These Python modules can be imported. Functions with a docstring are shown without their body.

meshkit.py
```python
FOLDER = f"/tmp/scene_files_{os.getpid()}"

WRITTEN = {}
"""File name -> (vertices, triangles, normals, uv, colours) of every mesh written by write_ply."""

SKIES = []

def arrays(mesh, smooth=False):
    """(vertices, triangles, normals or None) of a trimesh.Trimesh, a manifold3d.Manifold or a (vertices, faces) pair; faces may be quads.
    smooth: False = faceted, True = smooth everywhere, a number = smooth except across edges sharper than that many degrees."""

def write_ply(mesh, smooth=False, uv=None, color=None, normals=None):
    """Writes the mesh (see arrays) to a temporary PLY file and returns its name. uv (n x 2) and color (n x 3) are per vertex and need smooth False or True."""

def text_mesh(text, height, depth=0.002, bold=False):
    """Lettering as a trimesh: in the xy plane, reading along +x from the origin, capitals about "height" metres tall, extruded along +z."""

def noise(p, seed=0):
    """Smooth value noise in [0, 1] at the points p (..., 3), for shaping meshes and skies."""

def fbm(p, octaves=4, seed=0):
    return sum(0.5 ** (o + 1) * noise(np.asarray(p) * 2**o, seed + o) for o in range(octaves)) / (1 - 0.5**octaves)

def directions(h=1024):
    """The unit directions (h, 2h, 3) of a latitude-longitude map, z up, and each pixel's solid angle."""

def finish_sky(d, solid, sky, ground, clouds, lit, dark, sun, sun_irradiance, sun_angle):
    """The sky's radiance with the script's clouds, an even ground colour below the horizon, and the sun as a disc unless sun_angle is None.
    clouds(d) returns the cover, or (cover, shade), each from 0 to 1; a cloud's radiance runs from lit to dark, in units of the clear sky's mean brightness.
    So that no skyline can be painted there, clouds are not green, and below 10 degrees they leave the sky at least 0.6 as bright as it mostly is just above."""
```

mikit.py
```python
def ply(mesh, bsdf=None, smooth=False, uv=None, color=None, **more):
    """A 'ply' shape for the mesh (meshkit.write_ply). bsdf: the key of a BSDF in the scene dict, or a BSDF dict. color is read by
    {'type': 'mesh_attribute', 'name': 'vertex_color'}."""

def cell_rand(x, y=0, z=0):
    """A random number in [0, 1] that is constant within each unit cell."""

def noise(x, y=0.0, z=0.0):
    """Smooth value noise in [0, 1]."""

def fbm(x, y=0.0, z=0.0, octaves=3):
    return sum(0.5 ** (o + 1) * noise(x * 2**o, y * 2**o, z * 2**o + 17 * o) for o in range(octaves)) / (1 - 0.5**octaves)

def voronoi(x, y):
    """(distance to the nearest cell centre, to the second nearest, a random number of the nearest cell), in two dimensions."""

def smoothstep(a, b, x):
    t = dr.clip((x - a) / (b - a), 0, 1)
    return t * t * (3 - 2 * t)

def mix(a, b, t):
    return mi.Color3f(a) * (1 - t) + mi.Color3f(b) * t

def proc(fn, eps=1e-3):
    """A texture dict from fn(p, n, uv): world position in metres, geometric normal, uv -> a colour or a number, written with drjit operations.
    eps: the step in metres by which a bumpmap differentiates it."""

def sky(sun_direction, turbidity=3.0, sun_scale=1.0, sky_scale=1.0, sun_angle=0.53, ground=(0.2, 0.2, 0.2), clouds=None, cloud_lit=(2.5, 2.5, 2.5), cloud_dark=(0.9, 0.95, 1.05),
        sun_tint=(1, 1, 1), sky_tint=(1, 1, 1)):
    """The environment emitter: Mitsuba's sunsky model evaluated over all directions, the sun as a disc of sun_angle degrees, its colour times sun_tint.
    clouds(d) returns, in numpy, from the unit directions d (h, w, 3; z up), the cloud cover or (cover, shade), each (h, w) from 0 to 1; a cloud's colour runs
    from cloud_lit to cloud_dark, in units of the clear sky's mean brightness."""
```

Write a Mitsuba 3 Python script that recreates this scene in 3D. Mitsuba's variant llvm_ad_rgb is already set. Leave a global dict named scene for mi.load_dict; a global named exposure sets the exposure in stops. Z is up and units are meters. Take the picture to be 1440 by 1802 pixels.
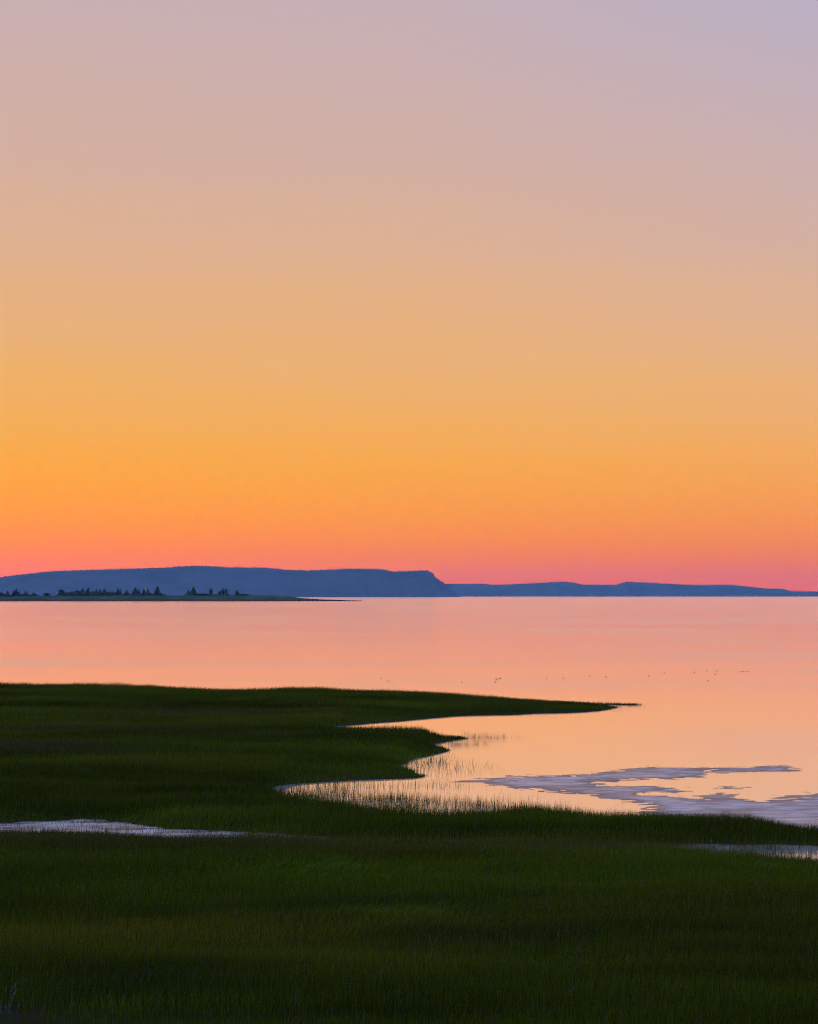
import math, numpy as np, trimesh, manifold3d, mitsuba as mi, drjit as dr
import mikit, meshkit
from scipy import ndimage
from shapely.geometry import Polygon, LineString
from shapely import contains_xy
from mitsuba import ScalarTransform4f as T4

scene, labels = {}, {}
rng = np.random.default_rng(11)

# ------------------------------------------------------------------ camera
FOCAL = 3000.0                      # in pixels of the 1440 x 1802 photograph
EYE = 9.0                           # metres above the water
PITCH = math.atan(147.0 / FOCAL)    # the horizon lies at row 1048
CP, SP = math.cos(PITCH), math.sin(PITCH)
scene['camera'] = {'type': 'perspective', 'fov_axis': 'x', 'fov': math.degrees(2 * math.atan(720 / FOCAL)),
                   'near_clip': 0.5, 'far_clip': 60000.0,
                   'to_world': T4().look_at(origin=[0, 0, EYE], target=[0, 100 * CP, EYE + 100 * SP], up=[0, 0, 1]),
                   'medium': {'type': 'ref', 'id': 'air'}}
exposure = 1.3


def at(px, py, z=0.0):
    """Where the line through a pixel of the photograph meets the height z."""
    dx, dy = (px - 720) / FOCAL, -(py - 901) / FOCAL
    d = np.array([dx, CP - dy * SP, SP + dy * CP])
    t = (z - EYE) / d[2]
    return np.array([d[0] * t, d[1] * t])


# ------------------------------------------------------------------ sky: afterglow, the sun has set to the left of the frame
SUN_AZ = -36.0
SKY_TINT = np.array([10.6, 2.3, 0.1])
SKY_MEAN = float((np.array([0.01868, 0.01619, 0.01207]) * SKY_TINT).mean())
GLOW = np.array([0.965, 0.447, 0.02])        # amber veil over the set sun, as displayed
DUSK = np.array([0.29, 0.425, 0.77])          # blue of the rest of the sky
E13 = 2.0 ** exposure


def veil(d):
    el = np.degrees(np.arcsin(np.clip(d[..., 2], 0, 1)))
    az = np.degrees(np.arctan2(d[..., 0], d[..., 1]))
    away = np.abs((az - SUN_AZ + 180) % 360 - 180)
    g = np.interp(away, [0, 22, 36, 49, 70, 100, 180], [1.02, 1.02, 1.0, 0.97, 0.75, 0.35, 0.08])
    g = ndimage.gaussian_filter1d(g, 24, axis=1, mode='wrap')
    e = np.linspace(0, 90, 1801)
    s = ndimage.gaussian_filter1d(np.interp(e, [0, 3.5, 6, 8.5, 11, 14, 19.3, 28, 45, 90], [0, 0.02, 0.11, 0.225, 0.33, 0.45, 0.59, 0.76, 0.92, 1.0]), 14)
    low = ndimage.gaussian_filter1d(np.interp(e, [0, 0.6, 1.6, 2.8, 4.2, 5.6, 7.5, 90], [0.97, 0.87, 0.66, 0.41, 0.20, 0.07, 0.0, 0.0]), 7)
    wisp = meshkit.fbm(np.stack([d[..., 0] * 5, d[..., 1] * 5, d[..., 2] * 40], -1), 3, 5) - 0.5
    shade = 1 - (1 - np.interp(el + 1.2 * wisp, e, s)) * g + np.interp(away, [0, 22, 36, 49, 70, 180], [-.015, -.015, 0, .09, .16, .16]) * np.interp(el, [0, 5, 19, 40, 70], [0, .2, 1, .8, 0])
    k = np.interp(away, [0, 22, 36, 49, 70, 120, 180], [0.8, 1.0, 0.97, 0.98, 0.9, 0.3, 0.2])
    cover = 1 - np.interp(el, e, low) * k
    return np.clip(cover, 0, 1), np.clip(shade, 0, 1)


a = math.radians(SUN_AZ - 39)      # the sun itself has gone further round, below the horizon
scene['sky'] = mikit.sky([math.sin(a), math.cos(a), math.tan(math.radians(1.0))], turbidity=3, sun_scale=0.0, sky_scale=1.0, clouds=veil,
                         cloud_lit=tuple(GLOW / E13 / SKY_MEAN), cloud_dark=tuple(DUSK / E13 / SKY_MEAN), sky_tint=tuple(SKY_TINT))

# ------------------------------------------------------------------ air: thin blue haze that the headland and the hills fade in
scene['air'] = {'type': 'homogeneous', 'albedo': 0.95, 'sigma_t': {'type': 'rgb', 'value': [5.5e-6, 1.35e-5, 2.5e-5]}}
scene['haze'] = {'type': 'cube', 'to_world': T4().translate([0, 500, 107]).scale([18000, 15200, 110]), 'bsdf': {'type': 'null'},
                 'interior': {'type': 'ref', 'id': 'air'}}
labels['haze'] = {'label': 'thin blue evening haze over the bay', 'kind': 'stuff'}

# ------------------------------------------------------------------ materials
P = mikit.proc


def two(b):
    return {'type': 'twosided', 'bsdf': b}


def shelter(p):
    """Ripples die down among the stems and in the inlets behind the spit."""
    return 1 - 0.62 * (1 - mikit.smoothstep(7.0, 22.0, p.x)) * (1 - mikit.smoothstep(125.0, 150.0, p.y))


def sheen_rough(p, n, uv):
    streak = mikit.fbm(p.x / 60.0, p.y / 14.0, 3.0, 3)
    fine = mikit.noise(p.x / 5.0, p.y / 0.9, 9.0)
    calm = shelter(p) * (0.7 + 0.3 * mikit.smoothstep(90.0, 200.0, p.y))
    return (0.085 + 0.07 * mikit.smoothstep(0.45, 0.75, streak) + 0.05 * fine) * calm


def ripples(p, n, uv):
    long_swell = 0.011 * mikit.noise(p.x / 9.0, p.y / 2.2, 1.0)
    short = 0.0030 * mikit.noise(p.x / 1.6, p.y / 0.55, 2.0)
    gust = mikit.smoothstep(0.35, 0.75, mikit.fbm(p.x / 45.0, p.y / 16.0, 6.0, 2))
    calm = shelter(p) * (0.5 + 0.5 * mikit.smoothstep(90.0, 200.0, p.y))
    return (long_swell * (0.3 + gust) + short * (0.25 + 1.1 * gust)) * calm


scene['water_material'] = {'type': 'bumpmap', 'arbitrary': P(ripples, eps=0.05), 'scale': 1.0,
                           'bsdf': {'type': 'principled', 'base_color': {'type': 'rgb', 'value': [1.0, 0.90, 0.97]}, 'metallic': 0.77,
                                    'roughness': P(sheen_rough)}}


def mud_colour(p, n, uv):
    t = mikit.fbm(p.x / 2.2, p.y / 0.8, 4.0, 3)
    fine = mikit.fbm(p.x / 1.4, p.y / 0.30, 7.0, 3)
    drained_glint = mikit.smoothstep(0.006, 0.034, p.z + 0.016 * (t - 0.5))
    c = mikit.mix([0.21, 0.165, 0.18], [0.52, 0.49, 0.56], drained_glint)  # higher silt is paler, with lilac sky glints painted into its colour
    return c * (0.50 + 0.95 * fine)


def mud_rough(p, n, uv):
    return 0.30 + 0.22 * mikit.fbm(p.x / 2.4, p.y / 0.8, 8.0, 3)


def mud_bump(p, n, uv):
    return 0.010 * mikit.fbm(p.x / 0.5, p.y / 0.35, 5.0, 3)


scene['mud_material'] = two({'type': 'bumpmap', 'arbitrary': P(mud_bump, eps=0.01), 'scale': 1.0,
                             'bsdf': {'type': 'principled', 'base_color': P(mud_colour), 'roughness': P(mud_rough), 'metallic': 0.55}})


def soil_colour(p, n, uv):
    t = mikit.fbm(p.x / 1.3, p.y / 1.3, 2.0, 3)
    return mikit.mix([0.018, 0.017, 0.010], [0.045, 0.038, 0.024], t)


scene['soil_material'] = two({'type': 'diffuse', 'reflectance': P(soil_colour)})
scene['grass_material'] = two({'type': 'diffuse', 'reflectance': {'type': 'mesh_attribute', 'name': 'vertex_color'}})


def hazy_spruce_slope(p, n, uv):
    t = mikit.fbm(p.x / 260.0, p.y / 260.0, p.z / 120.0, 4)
    c = mikit.mix([0.054, 0.080, 0.120], [0.070, 0.096, 0.138], mikit.smoothstep(0.3, 0.7, t))  # spruce colour pushed to blue: some distance haze is painted into it
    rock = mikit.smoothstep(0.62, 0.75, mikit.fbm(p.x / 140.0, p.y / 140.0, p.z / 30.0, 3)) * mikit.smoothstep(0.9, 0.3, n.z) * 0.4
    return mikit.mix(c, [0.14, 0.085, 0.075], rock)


scene['hill_material'] = two({'type': 'diffuse', 'reflectance': P(hazy_spruce_slope)})


def island_colour(p, n, uv):
    t = mikit.fbm(p.x / 22.0, p.y / 9.0, 1.0, 3)
    grass = mikit.mix([0.040, 0.060, 0.030], [0.085, 0.105, 0.050], mikit.smoothstep(0.3, 0.7, t))
    edge = p.z + 1.2 * (mikit.noise(p.x / 14.0, 0.0, 3.0) - 0.5)
    return mikit.mix([0.085, 0.035, 0.025], grass, mikit.smoothstep(2.0, 2.8, edge))


scene['island_material'] = two({'type': 'diffuse', 'reflectance': P(island_colour)})
scene['needle_material'] = two({'type': 'diffuse', 'reflectance': {'type': 'rgb', 'value': [0.030, 0.045, 0.030]}})
scene['bark_material'] = two({'type': 'diffuse', 'reflectance': {'type': 'rgb', 'value': [0.06, 0.045, 0.035]}})
scene['bird_material'] = two({'type': 'principled', 'base_color': {'type': 'rgb', 'value': [0.045, 0.036, 0.030]}, 'roughness': 0.7})
scene['bill_material'] = two({'type': 'principled', 'base_color': {'type': 'rgb', 'value': [0.10, 0.07, 0.03]}, 'roughness': 0.5})
scene['dry_material'] = two({'type': 'diffuse', 'reflectance': {'type': 'rgb', 'value': [0.13, 0.12, 0.11]}})


def obj(key, mesh, material, label=None, category=None, group=None, kind=None, **kw):
    if key in scene:
        n = 1
        while f'{key}_{n:03d}' in scene:
            n += 1
        key = f'{key}_{n:03d}'
    scene[key] = mikit.ply(mesh, material, **kw)
    said = {k: v for k, v in dict(label=label, category=category, group=group, kind=kind).items() if v}
    if said:
        labels[key] = said
    return key


def sheet(xs, ys, z):
    """Grid mesh with heights z[j, i] over x[i], y[j]."""
    nx, ny = len(xs), len(ys)
    X, Y = np.meshgrid(xs, ys)
    v = np.stack([X.ravel(), Y.ravel(), np.asarray(z).ravel()], 1)
    i, j = np.meshgrid(np.arange(nx - 1), np.arange(ny - 1))
    q = (j * nx + i).ravel()
    f = np.vstack([np.stack([q, q + 1, q + nx + 1], 1), np.stack([q, q + nx + 1, q + nx], 1)])
    return v, f


# ------------------------------------------------------------------ water of the bay
scene['water'] = {'type': 'rectangle', 'to_world': T4().translate([0, 500, 0]).scale([17900, 15100, 1]), 'bsdf': {'type': 'ref', 'id': 'water_material'}}
labels['water'] = {'label': 'calm pink and peach water of the bay', 'kind': 'structure'}

# ------------------------------------------------------------------ far land
def profile_land(key, pts, dist, depth, rise, label, step=0.4, fuzz=0.75, seed=0):
    """Hills whose skyline passes through the pixels pts, standing dist metres away: a face rising over `rise` metres, then a wooded plateau of depth metres."""
    pts = np.array(pts, float)
    px = np.arange(pts[0, 0], pts[-1, 0] + step, step)
    py = np.interp(px, pts[:, 0], pts[:, 1])
    py = ndimage.gaussian_filter1d(py, 1.2 / step * 0.6, mode='nearest')
    top = np.maximum(EYE + (1048 - py) / FOCAL * dist, 0.0)
    x = (px - 720) / FOCAL * dist
    w = np.array([0, .04, .1, .2, .3, .4, .5, .6, .7, .8, .9, 1.0, 1.15, 1.5, 2.2, 3.2, 4.4])
    rows = []
    for k, t in enumerate(w):
        h = top * np.interp(t, [0, .04, .1, .5, 1.0, 1.5, 4.4], [-.02, .05, .14, .62, 1.0, 0.97, 0.80])
        y = dist - rise + t * rise if t <= 1 else dist + (t - 1) * depth / 3.4
        n3 = np.stack([x / 420, np.full_like(x, y / 420), np.full_like(x, seed)], 1)
        gully = (meshkit.fbm(n3, 4, seed) - 0.5) * (1 - abs(2 * min(t, 1) - 1))
        y = y + gully * rise * 0.8
        canopy = (meshkit.fbm(np.stack([x / 11, np.full_like(x, t * 40.0), np.full_like(x, 3.0)], 1), 2, seed + 3) - 0.5) * fuzz * 2 * dist / FOCAL
        z = h + canopy * np.minimum(1, top / 60.0) * np.clip((t - .6) / .4, 0, 1)
        if k == 0:
            z = np.full_like(x, -3.0)
        rows.append(np.stack([x, y + 0 * x, z], 1))
    v = np.array(rows)
    ny, nx = v.shape[:2]
    i, j = np.meshgrid(np.arange(nx - 1), np.arange(ny - 1))
    q = (j * nx + i).ravel()
    f = np.vstack([np.stack([q, q + 1, q + nx + 1], 1), np.stack([q, q + nx + 1, q + nx], 1)])
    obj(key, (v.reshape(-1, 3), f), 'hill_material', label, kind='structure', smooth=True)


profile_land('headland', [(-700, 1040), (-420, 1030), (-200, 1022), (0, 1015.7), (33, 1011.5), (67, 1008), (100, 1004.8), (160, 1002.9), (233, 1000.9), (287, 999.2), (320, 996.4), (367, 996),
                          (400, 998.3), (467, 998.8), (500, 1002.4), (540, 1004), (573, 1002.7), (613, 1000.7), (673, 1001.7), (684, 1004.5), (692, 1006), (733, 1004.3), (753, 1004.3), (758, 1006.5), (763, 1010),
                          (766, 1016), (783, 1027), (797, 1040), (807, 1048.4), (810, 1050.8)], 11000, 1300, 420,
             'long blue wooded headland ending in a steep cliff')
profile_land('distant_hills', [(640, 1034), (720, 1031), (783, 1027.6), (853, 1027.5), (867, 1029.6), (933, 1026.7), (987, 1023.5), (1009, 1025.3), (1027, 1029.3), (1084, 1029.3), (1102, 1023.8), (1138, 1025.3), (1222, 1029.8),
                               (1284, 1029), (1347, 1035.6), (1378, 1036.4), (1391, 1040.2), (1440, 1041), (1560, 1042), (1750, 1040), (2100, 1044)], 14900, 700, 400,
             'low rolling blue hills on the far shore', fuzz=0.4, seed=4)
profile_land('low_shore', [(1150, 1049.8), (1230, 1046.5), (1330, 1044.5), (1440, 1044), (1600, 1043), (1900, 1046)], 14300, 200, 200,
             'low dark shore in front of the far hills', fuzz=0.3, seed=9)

# the low island with its trees
ISL = 2700.0


def isl_x(px, d=ISL):
    return (px - 720) / FOCAL * d


def island_top(px):
    return np.interp(px, [-500, -60, 0, 60, 110, 300, 400, 470, 500, 512, 530, 560, 600, 628, 636], [3, 6.5, 7.6, 8.2, 9.0, 9.3, 9.1, 8.6, 8.2, 6.0, 4.4, 2.6, 1.4, 0.7, 0.15])


px = np.arange(-500, 637, 1.5)
ys = ISL + np.array([-6, 0, 3, 8, 20, 45, 80, 120, 170, 215, 240])
shape = np.array([-1.0, 0.02, .20, .30, .50, .78, 0.95, 1.0, 0.85, .3, -.6])
X = isl_x(px)
wob = (meshkit.fbm(np.stack([X / 30, 0 * X, 0 * X], 1), 3, 2) - .5) * 10 * np.clip(island_top(px) / 6, .1, 1)
V = np.array([np.stack([X, y + wob * (1 if k < 5 else 0.3), island_top(px) * s + (meshkit.fbm(np.stack([X / 9, 0 * X + y, 0 * X], 1), 3, 6) - .5) * (1.2 if k > 3 else .3) * np.clip(island_top(px) / 6, 0, 1)], 1) for k, (y, s) in enumerate(zip(ys, shape))])
ny, nx = V.shape[:2]
ii, jj = np.meshgrid(np.arange(nx - 1), np.arange(ny - 1))
q = (jj * nx + ii).ravel()
obj('island', (V.reshape(-1, 3), np.vstack([np.stack([q, q + 1, q + nx + 1], 1), np.stack([q, q + nx + 1, q + nx], 1)])), 'island_material',
    'low grassy island with a red brown bank tapering to a spit', kind='structure', smooth=True)


def spruce(x, y, z, h, w, seed, ragged=0.3, bare=0.12, round_top=0.0, lean=0.0):
    """(crown, trunk) meshes: a tapered trunk and whorls of drooping branch sprays of uneven length with gaps."""
    r = np.random.default_rng(seed)
    vs, fs = [], []
    n = int(30 + h * 4)
    power = r.uniform(.6, 1.25)
    lean = lean + r.normal(0, .035)
    for k in range(n):
        t = bare + (1 - bare) * (k + r.random()) / n
        prof = (1 - t) ** power if not round_top else math.sqrt(max(0.0, 1 - ((t - bare) / (1 - bare) * 1.25 - .25) ** 2))
        reach = w * max(prof, 0.04) * (1 - ragged * r.random() ** 1.5)
        for m in range(5):
            if r.random() < ragged * .5:
                continue
            ang = r.random() * 2 * math.pi
            L = reach * (0.75 + .35 * r.random())
            c, s = math.cos(ang), math.sin(ang)
            z0, z1 = h * t, h * t - L * (0.35 if not round_top else 0.0) * r.random() + (0.2 * L if round_top else 0)
            hw = 0.22 * L + 0.12 + .1 * r.random()
            th = 0.28 + .05 * h * r.random() * .6
            b = len(vs) * 0 + sum(len(q) for q in vs)
            vs.append(np.array([[0, 0, z0 + th], [c * L * .6 - s * hw, s * L * .6 + c * hw, .5 * (z0 + z1)], [c * L * .6 + s * hw, s * L * .6 - c * hw, .5 * (z0 + z1)],
                                [c * L, s * L, z1], [c * L * .5, s * L * .5, z0 + th], [c * L * .5, s * L * .5, .5 * (z0 + z1) - th]]))
            fs.append(np.array([[0, 1, 4], [0, 4, 2], [1, 3, 4], [4, 3, 2], [0, 5, 1], [0, 2, 5], [1, 5, 3], [5, 2, 3]]) + b)
    v = np.vstack(vs)
    v[:, 0] += lean * v[:, 2]
    tr = trimesh.creation.cone(radius=0.018 * h + .05, height=h * 1.02, sections=6)
    tv = np.array(tr.vertices)
    tv[:, 0] += lean * tv[:, 2]
    off = np.array([x, y, z])
    return (v + off, np.vstack(fs)), (tv + off - [0, 0, .3], np.array(tr.faces))


CLUMP = 'spruces closing the dense dark grove on the island'
# pixel column, row of the top, half width in pixels, kind, label, group
TREES = [
    (3, 1043, 4, 'b', 'low rounded bush at the far left end of the island tree line', None),
    (15, 1038.5, 4.5, 's', 'thin spruce, leftmost tall tree on the island', None),
    (27, 1040, 5, 'b', 'bushy tree just right of the leftmost tall spruce on the island', None),
    (30, 1034.5, 3.5, 's', 'ragged open-topped tree, tallest of the left island group', None),
    (34.5, 1039, 3, 's', 'narrow dark spruce against the right of the ragged tallest tree of the left group', None),
    (46, 1039.5, 5.5, 's', 'broad spruce with a thin tip, third clump from the left on the island', None),
    (60, 1041.5, 5.5, 's', 'squat wide spruce, rightmost of the left island group', None),
    (84, 1044, 4.5, 'b', 'small low bush alone between the left trees and the rounded tree', None),
    (109, 1037.5, 4.8, 'b', 'rounded dark tree standing alone left of the dense grove', None),
    (128, 1041, 5, 'b', 'low bush at the left end of the dense grove', None),
    (136, 1039, 4.5, 'b', 'spreading bush left of the first leaning tree of the dense grove', None),
    (145, 1034.5, 4.5, 'l', 'wind-bent tree leaning right, left one of two in the grove', None),
    (154, 1033.8, 5, 'l', 'wind-bent tree leaning right, right one of two in the grove', None),
    (163, 1040, 5, 's', 'lowest spruce at the left of the five packed in the middle of the dense grove', CLUMP), (170, 1036, 4, 's', 'second from the left of the five spruces packed in the middle of the dense grove', CLUMP), (177, 1035, 4, 's', 'tallest middle one of the five spruces packed in the middle of the dense grove', CLUMP), (184, 1035, 4.2, 's', 'second from the right of the five spruces packed in the middle of the dense grove', CLUMP), (190.5, 1040, 4, 's', 'lowest spruce at the right of the five packed in the middle of the dense grove', CLUMP),
    (197, 1041, 2.5, 's', 'slim small spruce at the right end of the dense grove', None),
    (207, 1033.5, 4.2, 's', 'pointed spruce, left of the close pair right of the dense grove', None),
    (212, 1034.5, 3.5, 's', 'pointed spruce, right of the close pair right of the dense grove', None),
    (224, 1038.5, 5.5, 's', 'short spruce between the close pair and the broad pyramid spruce', None),
    (239, 1031.8, 6.5, 's', 'broad pyramid spruce, widest tall conifer near the middle of the island', None),
    (245, 1034.5, 4, 's', 'spruce overlapping the right side of the broad pyramid spruce', None),
    (254, 1034, 4.2, 's', 'blunt spruce, left of the two joined ones right of the pyramid spruce', None),
    (261.5, 1034, 4.5, 's', 'blunt spruce, right of the two joined ones right of the pyramid spruce', None),
    (277.5, 1031.2, 5, 's', 'tall lone spruce with a slim tip before the wide gap in the trees', None),
    (284, 1044.5, 4, 'b', 'low bush at the foot of the tall lone spruce', None),
    (332.5, 1036.5, 4, 's', 'smaller spruce of the pair just right of the wide gap', None),
    (341.5, 1031.8, 6.2, 's', 'larger spruce of the pair just right of the wide gap', None),
    (356, 1045, 6, 'b', 'low scrub patch right of the pair beyond the wide gap', None),
    (366, 1045.5, 4, 'b', 'lowest scrub left of the thin crooked tree on the island', None),
    (371.5, 1036, 4, 'r', 'thin crooked tree with a sparse open crown, left of the twin open trees', None),
    (387, 1040, 3, 'r', 'smallest sparse tree beside the twin open-crowned trees', None),
    (393, 1035, 4, 'r', 'left of the twin open-crowned trees on the island', None),
    (398.5, 1036, 3.5, 'r', 'right of the twin open-crowned trees on the island', None),
    (418, 1038.6, 4, 's', 'small spruce, rightmost upright tree on the island', None),
    (426, 1045, 5, 'b', 'low bush just right of the rightmost upright tree', None),
    (435, 1046, 4, 'b', 'rightmost tiny bush on the island slope', None),
]
for n, (tx, ty, hw, kind, label, group) in enumerate(TREES):
    dist = ISL + 112 + (n * 37 % 17) - 8
    m = dist / FOCAL
    base = float(island_top(tx)) * 0.97
    top = EYE + (1048 - ty) * m
    x = (tx - 720) * m
    kw = dict(s=dict(ragged=.6, bare=.04), b=dict(round_top=1, ragged=.45, bare=.05), l=dict(ragged=.5, lean=.28, bare=.2), r=dict(round_top=1, ragged=.85, bare=.2))[kind]
    h = max(top - base, 1.8)
    if kind == 'l':
        x -= .14 * h
    crown, trunk = spruce(x, dist, base - .1, h, hw * m * (1.3 if kind == 'r' else 1.9), 100 + n, **kw)
    name = {'s': 'spruce_tree', 'b': 'bush', 'l': 'leaning_tree', 'r': 'sparse_tree'}[kind]
    k = 0
    key = name
    while key in labels:
        k += 1
        key = f'{name}_{k:03d}'
    labels[key] = {'label': label or 'dark spruce packed in the middle of the dense island grove', 'category': 'bush' if kind == 'b' else 'tree'}
    if group:
        labels[key]['group'] = group
    scene[key + '__crown'] = mikit.ply(crown, 'needle_material')
    scene[key + '__trunk'] = mikit.ply(trunk, 'bark_material')

sv, sf, sb = [], [], 0
r_ = np.random.default_rng(77)
for a0, a1, cnt, hmax in [(8, 66, 60, 2.6), (66, 118, 14, 1.2), (120, 202, 110, 4.2), (203, 268, 60, 2.4), (268, 290, 12, 1.6), (328, 350, 22, 2.4), (350, 402, 50, 1.6), (410, 440, 22, 1.6), (-120, 8, 40, 2.0), (440, 500, 14, .8)]:
    for _ in range(cnt):
        cx, d0 = r_.uniform(a0, a1), ISL + 112 + r_.uniform(-12, 14)
        hh = 1.5 * hmax * r_.uniform(.35, 1)
        m0 = trimesh.creation.icosphere(subdivisions=1, radius=1.0)
        v0 = np.array(m0.vertices) * (1 + .35 * r_.standard_normal((len(m0.vertices), 1)).clip(-1, 1)) * [hh * r_.uniform(.6, 1.3) + .4, hh * .7 + .4, hh * .62] + [isl_x(cx, d0), d0, float(island_top(cx)) * .97 + hh * .4]
        sv.append(v0)
        sf.append(np.array(m0.faces) + sb)
        sb += len(v0)
obj('scrub', (np.vstack(sv), np.vstack(sf)), 'needle_material', 'low dark scrub between the trees of the island', kind='stuff')

# ------------------------------------------------------------------ marsh: outlines traced as ground positions
TOP, BASE = 0.40, 0.06


def trace(*runs):
    return Polygon([tuple(at(x, y, z)) for z, pts in runs for x, y in pts]).buffer(0)


far_marsh = trace(
    (0.50, [(-500, 1203), (0, 1205), (150, 1205.5), (300, 1208), (440, 1212), (540, 1211), (640, 1213.5), (760, 1216.5), (860, 1222)]),
    (0.4, [(900, 1226)]), (0.35, [(960, 1230)]), (0.3, [(1010, 1234)]), (0.2, [(1060, 1238)]), (0.1, [(1094, 1242.5)]),
    (BASE, [(1060, 1250), (1000, 1253.5), (940, 1254.5), (900, 1257), (830, 1258), (760, 1262.5), (700, 1268.5), (640, 1272.5), (585, 1276.5)]),
    (0.5, [(600, 1279.5), (640, 1280), (700, 1284)]), (0.3, [(750, 1287), (775, 1290)]), (0.1, [(800, 1293.5), (824, 1297)]),
    (BASE, [(790, 1303), (752, 1309), (770, 1313), (790, 1317), (775, 1323), (740, 1333), (700, 1345), (694, 1352), (755, 1363.5), (740, 1368), (640, 1371), (560, 1374), (510, 1377), (485, 1381)]),
    (BASE, [(470, 1393), (500, 1408), (560, 1422)]),
    (TOP, [(660, 1419), (720, 1424), (780, 1427), (840, 1425), (900, 1419.5), (950, 1417), (1000, 1424), (1080, 1432)]), (.3, [(1200, 1435), (1320, 1440), (1400, 1451), (1440, 1457), (1900, 1500)]),
    (BASE, [(1900, 1530), (1440, 1484), (1300, 1482), (1000, 1479), (800, 1477), (640, 1474), (560, 1470), (480, 1466), (420, 1462), (300, 1458), (240, 1452), (200, 1446), (170, 1440.5), (130, 1440.5), (50, 1444), (0, 1448), (-100, 1452), (-500, 1455)]))
strip = LineString([tuple(at(*q)) for q in [(980, 1236.2), (1030, 1238.2), (1065, 1239.6), (1095, 1240.3), (1118, 1240.6)]]).buffer(0.5)
front = trace((0.36, [(-900, 1464), (0, 1464), (100, 1463), (200, 1466), (300, 1470), (480, 1470), (720, 1473), (1000, 1478), (1200, 1488), (1300, 1498), (1440, 1508), (2300, 1560)]), (0.3, [(3600, 2300), (-2200, 2300)]))
GX = np.arange(-72, 72.01, 0.2)
GY = np.arange(22, 172.01, 0.2)
XX, YY = np.meshgrid(GX, GY)


def signed(poly):
    m = contains_xy(poly, XX, YY)
    return (ndimage.distance_transform_edt(m) - ndimage.distance_transform_edt(~m)) * 0.2


def fb(sx, sy, seed, octaves=3):
    return meshkit.fbm(np.stack([XX / sx, YY / sy, np.full_like(XX, .37)], -1), octaves, seed) - 0.5


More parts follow.
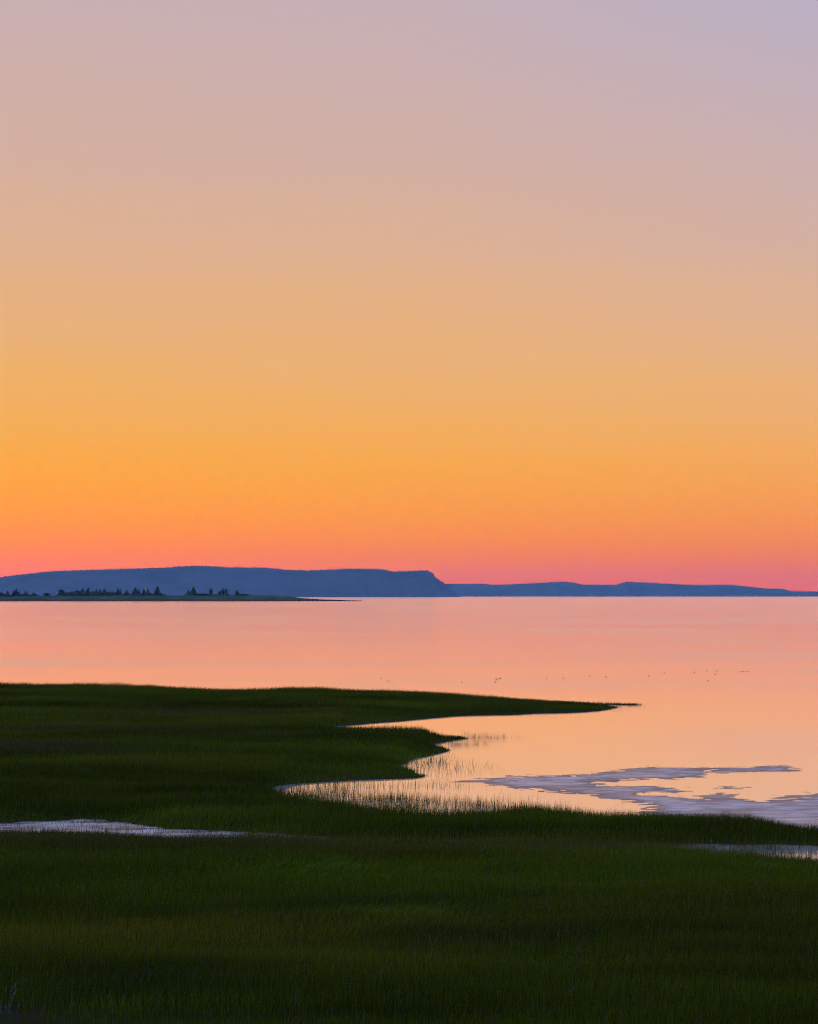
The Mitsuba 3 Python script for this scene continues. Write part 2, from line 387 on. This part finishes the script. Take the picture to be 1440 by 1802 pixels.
SD_FAR, SD_FRONT, SD_STRIP = signed(far_marsh), signed(front), signed(strip)
SD_FAR += fb(2.4, 1.3, 21) * 1.3 + fb(6, 2.6, 24) * 1.3
SD_FRONT += fb(2.0, 1.3, 22) * 0.9
SD = np.maximum(np.maximum(SD_FAR, SD_FRONT), SD_STRIP)
relief = 0.50 * fb(16, 5.5, 31) + 0.42 * fb(9, 2.6, 32)
HEIGHT = np.where(SD > 0, 0.30 * (1 - np.exp(-SD / 1.3)), 0.16 * np.tanh(SD / 0.8)) + relief * np.clip(SD / 3.0, 0, 1) * np.where(YY > 95, 1.3, 0.7)
HEIGHT = np.where(SD > 0, np.maximum(HEIGHT, 0.02 + 0.03 * np.clip(SD, 0, 1)), HEIGHT)
near = np.zeros(XX.shape[1])                      # metres of marsh between a point and the shore on its south side: the bank rises gently from there
NEAR = np.zeros_like(XX)
for j in range(len(GY)):
    near = np.where(SD[j] > 0, near + 0.2, 0.0)
    NEAR[j] = near
BANK = np.where(YY > 78, 0.08 + 0.80 * 9.0 / YY * ndimage.gaussian_filter(NEAR, (0, 3)), 9.0)
HEIGHT = np.where(SD > 0, np.minimum(HEIGHT, 0.4 * BANK), HEIGHT)
HEIGHT = ndimage.gaussian_filter(HEIGHT, 1.0)
s2 = slice(None, None, 2)
obj('marsh_ground', sheet(GX[s2], GY[s2], HEIGHT[s2, s2]), 'soil_material', 'dark wet marsh soil under the grass', kind='structure', smooth=True)

# land that carries the viewpoint, outside the frame
gx, gy = np.linspace(-2500, 2500, 101), np.concatenate([np.linspace(-2400, -60, 40), np.linspace(-50, 22.3, 60)])
gxx, gyy = np.meshgrid(gx, gy)
gz = 0.18 + 7.0 * mikit.np.clip((9 - gyy) / 8, 0, 1) ** 2 * (3 - 2 * np.clip((9 - gyy) / 8, 0, 1))
obj('ground', sheet(gx, gy, gz), 'soil_material', 'dark bank of land below the viewpoint', kind='structure', smooth=True)

# ------------------------------------------------------------------ mud flats, barely above the water
mud_main = trace((0.0, [(826, 1375), (900, 1367), (1000, 1364.5), (1060, 1362), (1100, 1356), (1140, 1351.5), (1200, 1350), (1240, 1354), (1235, 1363), (1200, 1369.5), (1130, 1370), (1050, 1375), (1050, 1384), (1130, 1384), (1205, 1388), (1170, 1393),
                        (1100, 1394), (1170, 1401.5), (1260, 1410), (1300, 1408), (1350, 1412), (1400, 1405), (1440, 1401), (1560, 1398), (1700, 1480), (1440, 1466), (1330, 1452), (1180, 1446), (1100, 1440), (1140, 1430), (1155, 1418), (1130, 1412), (1100, 1407),
                        (1060, 1399), (980, 1393), (900, 1386)]))
islets = [trace((0.0, p)) for p in ([(1240, 1358), (1290, 1352), (1330, 1351), (1378, 1349), (1382, 1355), (1330, 1359), (1260, 1362)], [(1236, 1402), (1262, 1399), (1288, 1400), (1280, 1405), (1250, 1407)],
                                    [(1370, 1403), (1440, 1397), (1480, 1399), (1440, 1404), (1390, 1406)], [(1262, 1384), (1300, 1382.5), (1312, 1385), (1280, 1386.5)])]
pond = trace((0.0, [(-300, 1440), (0, 1436), (130, 1432), (200, 1436), (300, 1450), (480, 1460), (620, 1470), (620, 1484), (480, 1480), (200, 1478), (-300, 1478)]))
MX = np.arange(-2, 30.01, 0.08)
MY = np.arange(62, 100.01, 0.10)


def mud_sheet(polys, MX, MY, amp=1.0):
    X, Y = np.meshgrid(MX, MY)
    sd = np.full(X.shape, -9.0)
    for p in polys:
        m = contains_xy(p, X, Y)
        sd = np.maximum(sd, (ndimage.distance_transform_edt(m, sampling=(MY[1] - MY[0], MX[1] - MX[0])) - ndimage.distance_transform_edt(~m, sampling=(MY[1] - MY[0], MX[1] - MX[0]))))
    n = meshkit.fbm(np.stack([X / 2.0, Y / 0.7, 0 * X + .2], -1), 5, 41) - .5
    n2 = meshkit.fbm(np.stack([X / 1.6, Y / 0.5, 0 * X + .2], -1), 3, 42) - .5
    n3 = meshkit.fbm(np.stack([X / 0.55, Y / 0.32, 0 * X + .7], -1), 2, 43) - .5
    return 0.022 * np.clip((sd + .25 + 1.4 * n * amp) / 1.1, -1.6, 1.0) + 0.030 * n2 * amp + 0.046 * n3 * amp


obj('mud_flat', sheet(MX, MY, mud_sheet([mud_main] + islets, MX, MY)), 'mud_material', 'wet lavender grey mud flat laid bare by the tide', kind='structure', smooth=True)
PX, PY = np.arange(-26, 2.01, 0.1), np.arange(58, 78.01, 0.12)
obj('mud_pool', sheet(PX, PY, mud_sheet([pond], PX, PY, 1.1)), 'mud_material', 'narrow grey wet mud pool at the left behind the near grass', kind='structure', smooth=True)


# ------------------------------------------------------------------ marsh grass
def sample(field, x, y):
    return ndimage.map_coordinates(field, [(y - GY[0]) / 0.2, (x - GX[0]) / 0.2], order=1, mode='nearest')


C_TONE = fb(14, 6, 51) * 1.6 + fb(9, 2.0, 53) * 1.8
C_DEAD = fb(7, 2.2, 52) * 2


def spot(px, py, rx, ry):
    """Soft ellipse of world radii rx, ry round the ground point under a pixel."""
    c = at(px, py, 0.4)
    return np.exp(-(((XX - c[0]) / rx) ** 2 + ((YY - c[1]) / ry) ** 2))


BROWN = np.clip(0.9 * spot(60, 1322, 4.5, 2.2) + 0.6 * spot(370, 1256, 7, 1.8) + .45 * spot(180, 1290, 9, 2.0) + .4 * spot(900, 1490, 16, 1.6) + .3 * spot(200, 1482, 12, 1.0), 0, 1)
OLIVE = np.clip(.55 * spot(120, 1280, 10, 4) + .5 * spot(480, 1262, 9, 2.5) + .45 * spot(300, 1350, 7, 2.5) + .8 * spot(420, 1650, 6, 1.8) + 1.0 * spot(90, 1660, 3.5, 2.2) + .5 * spot(660, 1712, 3, 1.2) + .5 * spot(1300, 1600, 5, 3) + .35 * spot(1000, 1500, 20, 3), 0, 1)
LUSH = np.clip(.8 * spot(560, 1545, 11, 2.6) + .6 * spot(1250, 1545, 7, 3) + .5 * spot(900, 1445, 8, 1.2) + .4 * spot(640, 1345, 7, 4) + .5 * spot(430, 1272, 8, 2.5), 0, 1)
DARKER = np.clip(.8 * spot(230, 1740, 2.6, 1.2) + .6 * spot(640, 1600, 4, 1.3) + .55 * spot(900, 1660, 3.5, 1.6) + .5 * spot(1330, 1690, 2.5, 1.5) + .5 * spot(1180, 1610, 4, 1.4) + .6 * spot(120, 1325, 6, 2.4) + .5 * spot(400, 1248, 6, 1.5) + .5 * spot(640, 1300, 6, 2.2), 0, 1)   # patches of darker grass
BARE = np.clip(1.2 * spot(0, 1790, 1.3, 1.1) + .75 * spot(180, 1800, 3.4, 1.0) + .5 * spot(560, 1802, 3, .5), 0, 1)


SWIRL, FLAT = fb(9, 5, 71), fb(4.5, 2.0, 72) * 2


def blades(x, y, h, w, lean, three, seed):
    """Upright tapering leaves: vertices, faces, colours. three: three triangles per leaf with a bent tip, else one."""
    r = np.random.default_rng(seed)
    n = len(x)
    g = sample(HEIGHT, x, y) - 0.03
    ang = r.random(n) * np.pi
    ux, uy = np.cos(ang) * w / 2, np.sin(ang) * w / 2
    swirl, flat = sample(SWIRL, x, y), np.clip(sample(FLAT, x, y) * 2.2 - .25, 0, .75)
    la = np.where(r.random(n) < .2 + flat, swirl * 9 + r.normal(0, .35, n), r.normal(0.35, 1.3, n))
    lean = np.clip(lean + flat * r.uniform(.3, 1.0, n), 0, .85)
    lx, ly = np.cos(la) * lean * h, np.sin(la) * lean * h
    dead, tone = sample(C_DEAD, x, y), sample(C_TONE, x, y)
    br, ol, lu = sample(BROWN, x, y), sample(OLIVE, x, y), sample(LUSH, x, y)
    base = np.array([0.074, 0.096, 0.006])
    col = base * (1 + .95 * tone[:, None]).clip(.35, 2) * r.normal(1, .22, (n, 1)).clip(.4, 1.7)

    def blend(c, k):
        return col * (1 - k[:, None]) + np.array(c) * k[:, None] * r.normal(1, .25, (n, 1)).clip(.4, 1.7)
    col = blend([0.084, 0.140, 0.005], lu * .85)
    col = blend([0.165, 0.142, 0.012], np.clip(ol + .5 * np.clip(dead - .15, 0, 1), 0, 1) * .8)
    col = blend([0.105, 0.075, 0.040], np.clip(br + .6 * np.clip(dead - .35, 0, 1), 0, 1))
    col = blend([0.034, 0.046, 0.012], sample(DARKER, x, y) * .8)
    odd = r.random(n) < .05
    col[odd] = np.array([0.15, 0.13, 0.07]) * r.uniform(.5, 1.2, (odd.sum(), 1))
    col = np.clip(col, .004, .3)
    if three:
        v = np.empty((n, 5, 3))
        v[:, 0] = np.stack([x - ux, y - uy, g], 1)
        v[:, 1] = np.stack([x + ux, y + uy, g], 1)
        v[:, 2] = np.stack([x + .3 * lx - ux * .75, y + .3 * ly - uy * .75, g + .58 * h], 1)
        v[:, 3] = np.stack([x + .3 * lx + ux * .75, y + .3 * ly + uy * .75, g + .58 * h], 1)
        v[:, 4] = np.stack([x + lx, y + ly, g + h * (1 - .3 * lean)], 1)
        f = np.array([[0, 1, 3], [0, 3, 2], [2, 3, 4]])
        k = 5
    else:
        v = np.empty((n, 3, 3))
        v[:, 0] = np.stack([x - ux, y - uy, g], 1)
        v[:, 1] = np.stack([x + ux, y + uy, g], 1)
        v[:, 2] = np.stack([x + lx, y + ly, g + h], 1)
        f = np.array([[0, 1, 2]])
        k = 3
    F = (f[None] + (np.arange(n) * k)[:, None, None]).reshape(-1, 3)
    return v.reshape(-1, 3), F, np.repeat(col, k, 0)


def join(parts):
    vs, fs, cs, b = [], [], [], 0
    for v, f, c in parts:
        vs.append(v)
        fs.append(f + b)
        cs.append(c)
        b += len(v)
    return (np.vstack(vs), np.vstack(fs)), np.vstack(cs)


# nearest and farthest distance, leaves per square metre, width, three triangles?
BANDS = [(30, 46, 620, .010, True), (46, 56, 560, .011, True), (56, 66, 480, .012, True), (66, 85, 380, .018, False), (85, 112, 230, .026, False), (112, 170, 130, .038, False)]


def scatter(field_fn, seed, y0=30, y1=170):
    parts = []
    for k, (a0, a1, dens, w, three) in enumerate(BANDS):
        lo, hi = max(a0, y0), min(a1, y1)
        if lo >= hi:
            continue
        r = np.random.default_rng(seed * 100 + k)
        half = 0.26 * hi + 3
        n = int(dens * (hi - lo) * 2 * half)
        x, y = r.uniform(-half, half, n), r.uniform(lo, hi, n)
        keep = (np.abs(x) < .26 * y + 2.5)
        x, y = x[keep], y[keep]
        p, hh = field_fn(x, y)
        keep = r.random(len(x)) < p
        x, y, hh = x[keep], y[keep], hh[keep]
        if not len(x):
            continue
        h = hh * r.normal(1, .17, len(x)).clip(.45, 1.5)
        parts.append(blades(x, y, h, w * r.uniform(.7, 1.3, len(x)), np.abs(r.normal(.10, .10, len(x))).clip(0, .5), three, seed * 100 + 50 + k))
    mesh, col = join(parts)
    return mesh, col


TUFT = fb(1.6, 1.1, 61) * 2
TUFT2 = fb(5, 2.2, 62) * 2


def height_at(x, y, sd):
    h = 0.46 * (1 + .35 * sample(TUFT, x, y) + .38 * sample(TUFT2, x, y)) * np.clip(.55 + sd * .35, .4, 1.0)
    return np.clip(h, .12, .9)


def in_front(x, y):
    sd = sample(SD_FRONT, x, y)
    p = np.clip((sd + .25) / .9, 0, 1) * (1 - .9 * sample(BARE, x, y)) * (1 - .25 * np.clip(sample(TUFT, x, y), -1, 1))
    return p, height_at(x, y, sd) * (1 - .5 * sample(BARE, x, y))


def in_far(x, y):
    sd = sample(SD_FAR, x, y)
    thin = np.interp(x / np.maximum(y, 1), [0, .05, .13], [1, .75, .42])     # the spit's grass is short
    p = np.clip((sd + .55) / .9, 0, 1) * np.where((y > 108) & (sd < 1.0), .8, 1)
    return p, np.minimum(height_at(x, y, sd) * np.where(y > 105, thin, 1.0), .05 + .6 * sample(BANK, x, y))


def in_strip(x, y):
    return (sample(SD_STRIP, x, y) > -.1) * .95, np.full(len(x), .18)


SHALLOW = np.zeros_like(XX)
for p in [(490, 1404, 4.5, 2.6, 1.1), (610, 1414, 5, 2.3, 1.2), (730, 1422, 4.5, 1.9, 1.1), (850, 1425, 3, 1.5, .6), (520, 1381, 4, 1.5, .4), (650, 1384, 5, 1.3, .25), (760, 1352, 2.6, 3.2, .16), (720, 1340, 2.2, 3, .3), (800, 1358, 2.5, 2, .06),
          (850, 1299, 2.0, .6, .5), (805, 1311, 1.5, .9, .4), (880, 1256, 3, .8, .4), (1040, 1246, 4, 1.0, .2), (1360, 1508, 5, 1.0, .5), (1215, 1492, 3.5, 1.1, 1.8), (1265, 1495, 2.5, 1.1, 1.2), (170, 1447, 2.5, .8, .4), (60, 1452, 3, .7, .35), (260, 1458, 2.5, .7, .3), (500, 1471, 2.5, 1.0, .5), (120, 1456, 4, 1.6, .12), (330, 1465, 3, 1.2, .3), (200, 1468, 5, .7, .35), (50, 1464, 4, .7, .3), (1330, 1495, 4, .8, .22), (580, 1474, 4, 1.2, 1.6), (700, 1477, 5, 1.1, 2.0), (860, 1480, 5, .9, .9), (1020, 1483, 5, 1.0, 1.6), (1130, 1488, 4, 1.0, 1.8)]:
    c = at(p[0], p[1], 0)
    SHALLOW = np.maximum(SHALLOW, p[4] * np.exp(-(((XX - c[0]) / p[2]) ** 2 + ((YY - c[1]) / p[3]) ** 2) ** 1.5))
SHALLOW *= np.clip(.75 + 1.6 * TUFT, 0, 1.6)
SHALLOW = SHALLOW * (SD < .3)


def in_shallow(x, y):
    return sample(SHALLOW, x, y) * .5, np.full(len(x), .46) * np.clip(1 + .4 * sample(TUFT2, x, y), .4, 1.4)


for fn, seed, y0, y1, name in [(in_front, 1, 30, 75, 'near marsh grass meadow, dark green with olive patches'), (in_far, 2, 56, 170, 'dark green marsh grass of the bank and the spit beyond the creek'),
                               (in_strip, 3, 100, 170, 'thin strip of short grass off the tip of the spit'), (in_shallow, 4, 50, 170, 'sparse upright grass stems standing in the shallow water')]:
    mesh, col = scatter(fn, seed, y0, y1)
    obj('marsh_grass', mesh, 'grass_material', name, kind='stuff', color=col)

# ------------------------------------------------------------------ pale dry plants in the lower left
def stalk_mesh(p0, p1, r0, r1):
    m = manifold3d.Manifold.batch_hull([manifold3d.Manifold.sphere(r0, 8).translate(list(p0)), manifold3d.Manifold.sphere(r1, 8).translate(list(p1))])
    return m


def dry_plant(key, x, y, n, h, label, spread, seed, seedhead):
    r = np.random.default_rng(seed)
    z = float(sample(HEIGHT, np.array([x]), np.array([y]))[0])
    labels[key] = {'label': label, 'category': 'plant'}
    for k in range(n):
        a = r.random() * 6.28
        b = np.array([x + .3 * spread * math.cos(a), y + .3 * spread * math.sin(a), z - .05])
        t = np.array([x + spread * math.cos(a), y + spread * math.sin(a), z + h * r.uniform(.6, 1)])
        num = '' if k == 0 else f'_{k:03d}'
        scene[f'{key}__stem{num}'] = mikit.ply(stalk_mesh(b, t, .008, .005), 'dry_material', smooth=40)
        d = (t - b) / np.linalg.norm(t - b)
        scene[f'{key}__seed_head{num}'] = mikit.ply(stalk_mesh(t, t + d * seedhead, .017, .008), 'dry_material', smooth=40)


c = at(8, 1792, .2)
dry_plant('dry_plant', c[0], c[1], 9, .55, 'pale dry plant clump with seed heads in the lower left corner', .2, 5, .12)
c = at(22, 1797, .15)
dry_plant('dry_plant_001', c[0], c[1], 3, .22, 'small pale dry stalks beside the clump in the lower left corner', .12, 6, .06)
c = at(417, 1640, .25)
dry_plant('dry_stalk', c[0], c[1], 1, .40, 'single pale stalk tip standing out of the near dark grass', .03, 7, .13)

# ------------------------------------------------------------------ waterbirds on the bay
def bird_mesh(s, neck):
    S = lambda r, p, sc=(1, 1, 1): manifold3d.Manifold.sphere(r * s, 20).scale(list(sc)).translate([c * s for c in p])
    hull = manifold3d.Manifold.batch_hull
    body = hull([S(.10, (-.12, 0, .05), (1.3, 1, .8)), S(.11, (.06, 0, .05), (1.3, 1, .85)), S(.05, (.20, 0, .08))])
    tail = hull([S(.05, (-.22, 0, .08), (1, 1, .6)), S(.014, (-.36, 0, .13), (1, 2, .5))])
    nk = hull([S(.045, (.18, 0, .10)), S(.034, (.22, 0, .12 + neck))])
    head = hull([S(.045, (.225, 0, .15 + neck)), S(.034, (.265, 0, .15 + neck))])
    bill = hull([S(.020, (.29, 0, .145 + neck)), S(.008, (.37, 0, .13 + neck), (1, 1.6, .7))])
    b = (body + tail + nk + head).refine_to_length(.03 * s)
    m = b.to_mesh()
    tm = trimesh.Trimesh(m.vert_properties[:, :3], m.tri_verts)
    trimesh.smoothing.filter_taubin(tm, iterations=6)
    return tm, bill


BIRDS = [(671, 1194.5, .45), (684, 1199, .5), (813, 1200.5, .35), (872, 1201.5, .5), (874, 1196.3, .95), (880, 1194.4, .9), (962, 1195, .4), (992, 1193.6, .4), (1038, 1190, .75), (1067, 1191.4, .55), (1141.5, 1189.8, .85), (1169, 1184.4, .6),
         (1222, 1183.3, .8), (1244, 1181, .5), (1246, 1197.3, .55), (1259, 1187.2, .7), (1261.5, 1181, .6), (1302, 1182.3, .45), (1308.5, 1182.3, 1.0), (1316, 1182.3, .65)]
ORD = ['first', 'second', 'third', 'fourth', 'fifth', 'sixth', 'seventh', 'eighth', 'ninth', 'tenth']
SAY = ['tiny dark bird on the water, leftmost of all the floating birds', 'small dark bird on the water just above the near marsh ridge, second from the left', 'tiny dark bird floating alone left of the close trio',
       'small bird, lowest of the close trio near the grassy spit', 'larger dark bird, left one of the upper two in the close trio', 'dark bird, right one of the upper two in the close trio',
       'faint small bird floating just right of the close trio', 'faint small bird floating between the trio and the dark single bird', 'dark single bird floating above the tip of the grassy spit, left of its smaller neighbour',
       'small bird floating just right of the dark one above the spit', 'dark bird floating alone above and right of the spit tip', 'small bird floating halfway between the spit tip bird and the right flock',
       'dark bird, leftmost of the right flock', 'small bird, upper left of the four grouped in the right flock', 'small bird, lowest of the whole right flock', 'dark bird just below the upper two in the right flock',
       'small bird, upper right of the four grouped in the right flock', 'small bird, left one of the last three in a row', 'largest dark bird, middle one of the last three in a row', 'rightmost bird on the water, last of the row of three']
for k, ((bx, by, s), say) in enumerate(zip(BIRDS, SAY)):
    key = 'waterbird' if k == 0 else f'waterbird_{k:03d}'
    body, bill = bird_mesh(.21 + .28 * s, .05 + .07 * ((k * 7) % 5) / 4)
    p = at(bx, by, 0.02)
    tw = T4().translate([p[0], p[1], 0.0]).rotate([0, 0, 1], [8, 190, 20, 170, 200, -15, 40, 160][k % 8])
    labels[key] = {'label': say, 'category': 'bird', 'group': 'waterbirds floating on the bay'}
    scene[key + '__body'] = mikit.ply(body, 'bird_material', smooth=True, to_world=tw)
    scene[key + '__bill'] = mikit.ply(bill, 'bill_material', smooth=True, to_world=tw)
